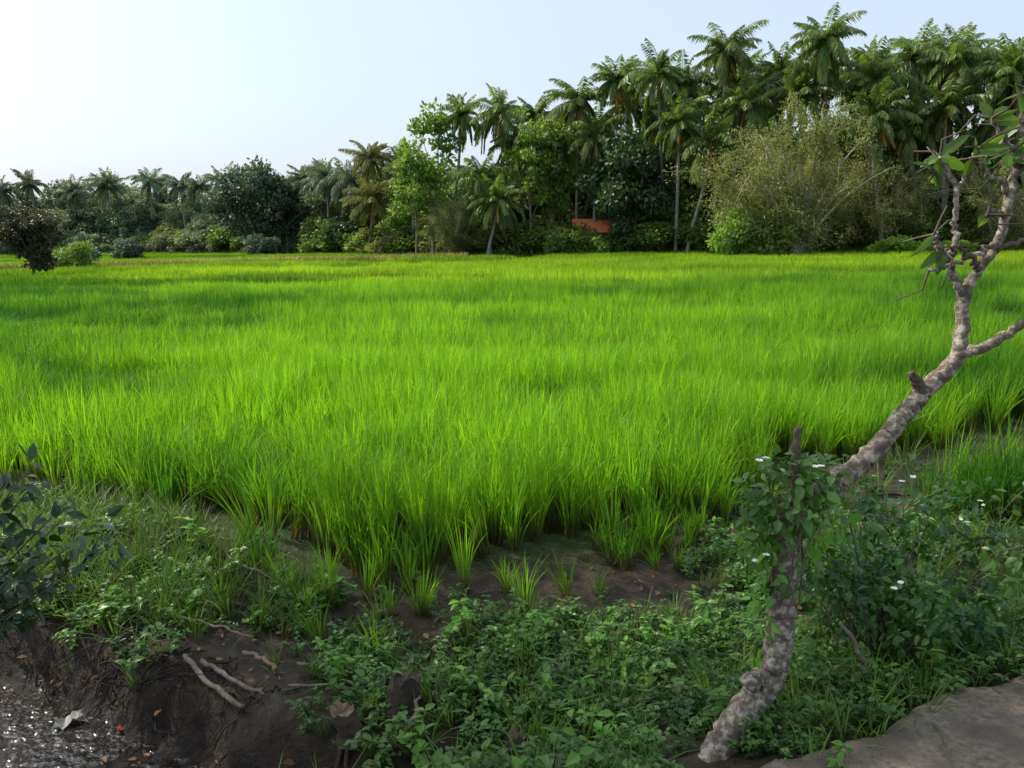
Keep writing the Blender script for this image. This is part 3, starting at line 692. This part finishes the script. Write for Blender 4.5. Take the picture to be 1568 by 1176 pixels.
obj('leafy_bush', mb.mesh('leafy_bush', [M_bush, M_twig, M_weed]))
mb = MB()
for c in [(.905, 2.72, 1.405), (.90, 2.7, 1.06), (1.60, 3.1, 1.20), (1.52, 3.0, .82), (1.04, 2.7, 1.42), (2.05, 3.4, 1.0), (1.95, 3.5, .75), (2.15, 3.6, .85)]:
    for f in range(2):
        c2 = np.array(c)+rs.normal(0, .018, 3); tl_ = rs.normal(0, .4, 3)
        a = np.arange(5)/5*6.283+rs.rand(); D = np.column_stack([np.cos(a), np.sin(a)*.8, .4+0*a])+tl_*.5; leaves(mb, np.repeat(c2[None], 5, 0), D, np.repeat([[0, -.5, 1.]], 5, 0)+tl_, .014, .011, .05, .3)
    tube(mb, [np.array(c)-[0, 0, .06], c], .002, 4, 1)
obj('white_flowers', mb.mesh('white_flowers', [M_white, M_weed]))

mb = MB(); rs = np.random.RandomState(12)
root = np.array([-2.35, 2.6, .05])
for e in [(-1.62, 2.6, 1.47), (-1.42, 2.62, 1.27), (-1.36, 2.6, 1.20), (-1.55, 2.65, 1.10), (-1.72, 2.6, 1.38), (-1.85, 2.7, 1.5), (-1.65, 2.6, 1.02), (-1.72, 2.65, 1.24), (-1.62, 2.55, 1.17), (-1.75, 2.6, 1.12), (-2.0, 2.6, 1.45), (-2.2, 2.6, 1.4), (-1.9, 2.5, 1.2), (-2.3, 2.8, 1.6), (-2.5, 2.6, 1.5), (-1.8, 2.55, .98), (-1.55, 2.7, 1.33), (-1.6, 2.7, 1.24), (-1.66, 2.7, 1.4)]:
    e = np.array(e); p_ = spline([root+rs.normal(0, .05, 3), root*.55+e*.45+[-.08, 0, .15], e], 9); tube(mb, p_, np.linspace(.008, .002, len(p_)), 5, 1)
    for t in range(9, len(p_)):
        for s_ in (-1, 1, -1, 1):
            if rs.rand() < .75:
                D = unit(rs.normal(0, .6, 3)+[.2, s_*.5, s_*.3]); leaves(mb, [p_[t]+D*.015+rs.normal(0, .012, 3)], D[None], unit(rs.normal(0, .6, 3)+[0, -.3, 1])[None], rs.uniform(.045, .08), rs.uniform(.024, .036), .12, .2, 0)
obj('dark_leafy_shrub', mb.mesh('dark_leafy_shrub', [M_dkleaf, M_twig]))

# ------------------------------------------------------------------ ground cover
def sprig(seed, ns, h, L, mat):
    rs = np.random.RandomState(seed); mb = MB()
    for s_ in range(ns):
        a = rs.uniform(0, 6.28); ln = h*rs.uniform(.5, 1.1); e = np.array([math.cos(a)*h*rs.uniform(.2, .9), math.sin(a)*h*rs.uniform(.2, .9), ln])
        p_ = spline([(0, 0, -.01), e*[.35, .35, .6], e], 4); tube(mb, p_, .0016, 3, 0)
        for t in range(2, len(p_)):
            for q in range(2):
                b_ = a+rs.uniform(0, 6.28); D = np.array([math.cos(b_), math.sin(b_), rs.uniform(-.1, .6)]); l = L*rs.uniform(.6, 1.25)
                leaves(mb, [p_[t]], D[None], np.array([[rs.normal(0, .3), rs.normal(0, .3), 1]]), l, l*.55, .12, .25, 0)
    return mb.mesh('weed_sprig', [mat])
protos = [sprig(s, 4, .10, .026, M_weed) for s in range(4)]+[sprig(10+s, 3, .15, .04, M_weed2) for s in range(2)]+[tuft(16, 20+s, L=.16, w=.005, mat=M_grass, rad=.02, sp=.6, cv=.5, nseg=3) for s in range(3)]+[sprig(30, 6, .07, .018, M_weed)]
x, y = jitter(-4.6, 6.5, 2.0, 7.2, .058)
g = grassmask(x, y); pr = g*(.22+.78*ss(.38, .56, fbm(x*2.5, y*2.5, 101)))+.12*(1-ditchm(x, y))*(dpath(x, y) > .1)*(y < rice_edge(x)+.3)*ss(.45, .6, fbm(x*2, y*2, 117))
pr = pr*ss(.12, .3, np.hypot(x-.66, y-2.5))
k = R.rand(len(x)) < pr; x = x[k]; y = y[k]; n = len(x)
lf = ss(-.8, -1.6, x); typ = R.rand(n)
idx = np.where(typ < .50-.3*lf, R.randint(0, 4, n), np.where(typ < .57-.3*lf, R.randint(4, 6, n), np.where(typ < .82, R.randint(6, 9, n), 9)))
sc = R.uniform(.55, 1.4, n)*(1+.7*(fbm(x*1.5, y*1.5, 7)-.3))
scatter('weed_ground_cover', np.column_stack([x, y, ground_z(x, y)]), np.column_stack([R.normal(0, .15, n), R.normal(0, .15, n), R.uniform(0, 6.28, n)]), sc, idx, protos)
print('weeds', n)
protos = [tuft(22, 50+s, L=.34, w=.006, mat=M_grass, rad=.04, sp=.5, cv=.5, nseg=4) for s in range(4)]
x, y = jitter(-5.5, 6.5, 3.0, 8.0, .13)
pr = grassmask(x, y)*(.06+.55*ss(-1.0, -1.7, x)+.4*ss(1.5, 2.3, x)*ss(3.6, 4.2, y))+.16*(x > 1.6)*(y > 4.6)*(y < rice_edge(x))*ss(.42, .6, fbm(x*1.7, y*1.7, 131))
k = R.rand(len(x)) < pr; x = x[k]; y = y[k]; n = len(x)
scatter('bank_grass', np.column_stack([x, y, ground_z(x, y)]), np.column_stack([R.normal(0, .2, n), R.normal(0, .2, n), R.uniform(0, 6.28, n)]), R.uniform(.5, 1.2, n), R.randint(0, 4, n), protos)

def dryleaf(seed):
    rs = np.random.RandomState(seed); mb = MB(); leaves(mb, [(0, 0, .008)], np.array([[1., 0, .1]]), np.array([[rs.normal(0, .2), rs.normal(0, .3), 1]]), .07, .035, rs.uniform(-.2, .4), rs.uniform(-.3, .3)); return mb.mesh('dry_leaf', [M_dry])
protos = [dryleaf(s) for s in range(5)]
n = 1200; x = R.uniform(-2.8, 4.5, n); y = R.uniform(2.6, 6.8, n)
k = (y < rice_edge(x)+.1) & (dpath(x, y) > -.3) & (R.rand(n) < (1-.45*grassmask(x, y))*(1-.6*ditchm(x, y))); x = x[k]; y = y[k]; n = len(x)
dz = np.where(dpath(x, y) < .03, np.maximum(ground_z(x, y), .505), np.maximum(ground_z(x, y)+.006, -.236))
scatter('fallen_leaves', np.column_stack([x, y, dz]), np.column_stack([R.normal(0, .25, n), R.normal(0, .25, n), R.uniform(0, 6.28, n)]), R.uniform(.25, .95, n), R.randint(0, 5, n), protos)

def gz(x, y): return float(ground_z(x, y))
def stick(name, pts, r0, r1, mat, seed=0, cutm=None):
    global mb
    mb = MB(); P = [(a, b, gz(a, b)+c) for a, b, c in pts]; limb(P, r0, r1, 8, 6, 0, .16, .006, seed)
    return obj(name, mb.mesh(name, [mat]))
stick('fallen_branch', [(-1.72, 3.86, .05), (-1.5, 3.62, .05), (-1.28, 3.46, .04)], .015, .011, M_wood, 1)
stick('fallen_branch', [(-1.62, 3.82, .04), (-1.42, 3.65, .04), (-1.2, 3.48, .04)], .013, .008, M_wood, 2)
stick('fallen_branch', [(-1.42, 3.88, .03), (-1.3, 3.78, .04), (-1.19, 3.68, .03)], .014, .011, M_cut, 3)
stick('fallen_branch', [(-1.95, 4.22, .05), (-1.7, 4.12, .06), (-1.42, 4.0, .05)], .010, .006, M_wood, 4)
stick('dry_twig', [(-1.82, 4.72, .08), (-1.65, 4.7, .12), (-1.45, 4.6, .1), (-1.3, 4.35, .06)], .006, .004, M_wood, 5)
stick('dry_twig', [(-1.1, 3.72, .04), (-.9, 3.75, .05), (-.65, 3.72, .04)], .008, .005, M_wood, 6)
stick('dry_twig', [(-1.1, 3.55, .03), (-.9, 3.52, .05), (-.75, 3.55, .04)], .007, .004, M_wood, 7)
stick('dry_twig', [(1.3, 2.95, .05), (1.38, 2.92, .12), (1.28, 2.96, .32)], .010, .007, M_wood, 8)
stick('dry_twig', [(3.0, 6.5, .03), (3.3, 6.4, .05), (3.65, 6.42, .04)], .012, .008, M_root, 9)
for j in range(46):
    a = R.uniform(-1.9, 3.9); b_ = R.uniform(3.5, 6.5)
    if b_ > rice_edge(a)-.1: continue
    t = R.uniform(0, 6.28); l = R.uniform(.08, .28)
    stick('dry_twig', [(a, b_, .02), (a+math.cos(t)*l*.5, b_+math.sin(t)*l*.5, .03), (a+math.cos(t+.3)*l, b_+math.sin(t+.3)*l, .02)], .0045, .0025, M_root if j % 3 else M_wood, 30+j)
mb = MB(); rs = np.random.RandomState(77)
for j in range(210):
    t = rs.uniform(-.1, 2.8); sx, sy = -1.29-t*.864, 3.46+t*.503
    o1 = rs.uniform(.0, .25); o2 = rs.uniform(.02, .14)
    ax, ay = sx+.503*o1+rs.normal(0, .16), sy+.864*o1
    bx, by = sx-.503*o2+rs.normal(0, .2), sy-.864*o2
    P = spline([(ax, ay, gz(ax, ay)+rs.uniform(-.01, .02)), ((ax+bx)/2+rs.normal(0, .08), (ay+by)/2, gz((ax+bx)/2, (ay+by)/2)+rs.uniform(.0, .04)), (bx, by, gz(bx, by)-.01)], 5)
    P = P+rs.normal(0, .012, P.shape); tube(mb, P, np.linspace(rs.uniform(.002, .007), .001, len(P)), 4, 0)
obj('tangled_roots', mb.mesh('tangled_roots', [M_root]))
def stump(name, x, y, h, r, tilt, seed, jag=.0, top=M_cut):
    mb = MB(); rs = np.random.RandomState(seed); z = gz(x, y); n = 22; th = np.arange(n)/n*6.283
    V = []; lv = [(-.05, 1.5), (.0, 1.3), (.2, 1.08), (.35, 1.0), (.5, .95), (.65, 1.0), (.8, .97), (1, .90)]
    ra = 1+.12*np.sin(th*3+seed)+rs.normal(0, .07, n)
    for t, q in lv:
        rb = ra*(1+rs.normal(0, .03, n))
        V += [(x+tilt[0]*t+r*q*rb[i]*math.cos(th[i]), y+tilt[1]*t+r*q*rb[i]*math.sin(th[i]), z+h*t+(jag*(rs.rand()-.3) if t == 1 else 0)) for i in range(n)]
    k_ = len(lv); i_ = (np.arange(k_-1)[:, None]*n); j_ = np.arange(n)[None, :]
    F = np.stack([i_+j_, i_+(j_+1) % n, i_+n+(j_+1) % n, i_+n+j_], -1).reshape(-1, 4)
    V = np.array(V); base_ = (k_-1)*n; mb.add(V, F, 0, smooth=True)
    Vt = np.vstack([V[base_:], [(x+tilt[0], y+tilt[1], z+h-.015)]]); mb.add(Vt, np.stack([np.arange(n), (np.arange(n)+1) % n, np.full(n, n)], -1), 1)
    for q in range(5):
        a = rs.uniform(0, 6.28); tube(mb, spline([(x+r*.8*math.cos(a), y+r*.8*math.sin(a), z+.04), (x+r*1.8*math.cos(a), y+r*1.8*math.sin(a), gz(x+r*1.8*math.cos(a), y+r*1.8*math.sin(a))+.01), (x+r*2.6*math.cos(a+.2), y+r*2.6*math.sin(a+.2), gz(x+r*2.6*math.cos(a+.2), y+r*2.6*math.sin(a+.2))-.02)], 4), [.3*r, .28*r, .25*r, .22*r, .2*r, .15*r, .1*r, .06*r, .03*r], 6, 0)
    obj(name, mb.mesh(name, [M_stump, top]))
stump('tree_stump', -.55, 3.35, .17, .065, (.04, .02), 1, .05, M_stump)
stump('tree_stump', -.72, 3.22, .13, .055, (-.05, 0), 2, .04, M_cut)
stump('tree_stump', -.02, 3.02, .14, .045, (.02, 0), 3, .06, M_cut)
stump('tree_stump', -.88, 3.12, .08, .06, (.02, 0), 4, .04, M_stump)
stick('fallen_branch', [(-.52, 3.15, .03), (-.46, 3.2, .09), (-.44, 3.32, .12)], .014, .010, M_wood, 51)
stick('fallen_branch', [(-.42, 3.08, .03), (-.3, 3.0, .04)], .016, .010, M_cut, 52)

mb = MB(); rs = np.random.RandomState(3); gx, gy = np.meshgrid(np.linspace(-.09, .09, 9), np.linspace(-.06, .06, 7))
zz_ = .03*rs.rand(*gx.shape)+.02*np.sin(gx*40); i = (np.arange(6)[:, None]*9+np.arange(8)[None, :]).ravel()
mb.add(np.stack([gx+rs.normal(0, .008, gx.shape), gy+rs.normal(0, .008, gx.shape), zz_], -1), np.stack([i, i+1, i+10, i+9], -1))
M_plas = rockmat('dirty_plastic', (.40, .40, .37), (.12, .11, .09), 18, rough=.35)
obj('crumpled_plastic_bag', mb.mesh('crumpled_plastic_bag', [M_plas]), (-2.32, 3.80, -.235), .5, .8)
M_red = rockmat('red_wrapper', (.35, .05, .02), (.25, .04, .02), 14, rough=.4)
o = obj('crumpled_red_wrapper', mb.mesh('crumpled_red_wrapper', [M_red]), (-2.02, 3.72, -.225), 1.5, .28)

# ------------------------------------------------------------------ shade tree beside the path (left of the frame)
mb = MB(); rs = np.random.RandomState(21)
tp = spline([(-8.6, 4.0, -.2), (-8.5, 4.2, 2.2), (-8.1, 4.8, 4.4), (-7.2, 5.4, 6)], 5); tube(mb, tp, np.linspace(.28, .15, len(tp)), 10, 0, .06)
for q in range(42):
    u = randdir(rs, 1)[0]; c = np.array([-5.9, 5.7, 7.7])+u*rs.rand()**.4*np.array([3.6, 2.9, 1.6])
    tube(mb, spline([tp[rs.randint(9, len(tp))], (tp[-1]+c)/2+rs.normal(0, .2, 3), c], 4), np.linspace(.06, .015, 9), 5, 0)
    n = 120; uu = randdir(rs, n); P = c+uu*(rs.rand(n)**.45)[:, None]*.62
    diamonds(mb, P, uu+randdir(rs, n), randdir(rs, n)+[0, 0, 1], rs.uniform(.12, .24, n), rs.uniform(.07, .12, n), 1)
obj('shade_tree', mb.mesh('shade_tree', [M_bark, M_tmid]))

# ------------------------------------------------------------------ light, sky, camera
SD = Vector((-.90, .40, 0)).normalized(); el = math.radians(45)
sdir = Vector((SD.x*math.cos(el), SD.y*math.cos(el), math.sin(el)))
ld = bpy.data.lights.new('sun', 'SUN'); ld.energy = 5.0; ld.angle = math.radians(.6); ld.color = (1, .93, .80)
lo = bpy.data.objects.new('sun', ld); scene.collection.objects.link(lo); lo.rotation_euler = sdir.to_track_quat('Z', 'Y').to_euler(); lo.location = (-20, 10, 30)
w = bpy.data.worlds.new('World'); scene.world = w; w.use_nodes = True; nt = w.node_tree; nt.nodes.clear()
sk = nt.nodes.new('ShaderNodeTexSky'); sk.sky_type = 'NISHITA'; sk.sun_disc = False; sk.sun_elevation = el; sk.sun_rotation = math.atan2(SD.x, SD.y)
sk.air_density = 1.0; sk.dust_density = 5.0; sk.ozone_density = 1.5
hz = mixc(nt, .45, sk.outputs[0], (7.6, 9.0, 10.6))
bg = nt.nodes.new('ShaderNodeBackground'); bg.inputs[1].default_value = .15; wo = nt.nodes.new('ShaderNodeOutputWorld')
nt.links.new(hz, bg.inputs[0]); nt.links.new(bg.outputs[0], wo.inputs[0])
cam = bpy.data.cameras.new('camera'); co = bpy.data.objects.new('camera', cam); scene.collection.objects.link(co)
cam.sensor_width = 36; cam.lens = 28.26; cam.clip_end = 5000; cam.clip_start = .05
Mx = Matrix.Rotation(math.radians(90-10.3), 4, 'X') @ Matrix.Rotation(-.0153, 4, 'Z')
Mx.translation = (0, 0, 2.2); co.matrix_world = Mx
scene.camera = co
scene.view_settings.view_transform = 'Standard'; scene.view_settings.look = 'None'; scene.view_settings.exposure = 0
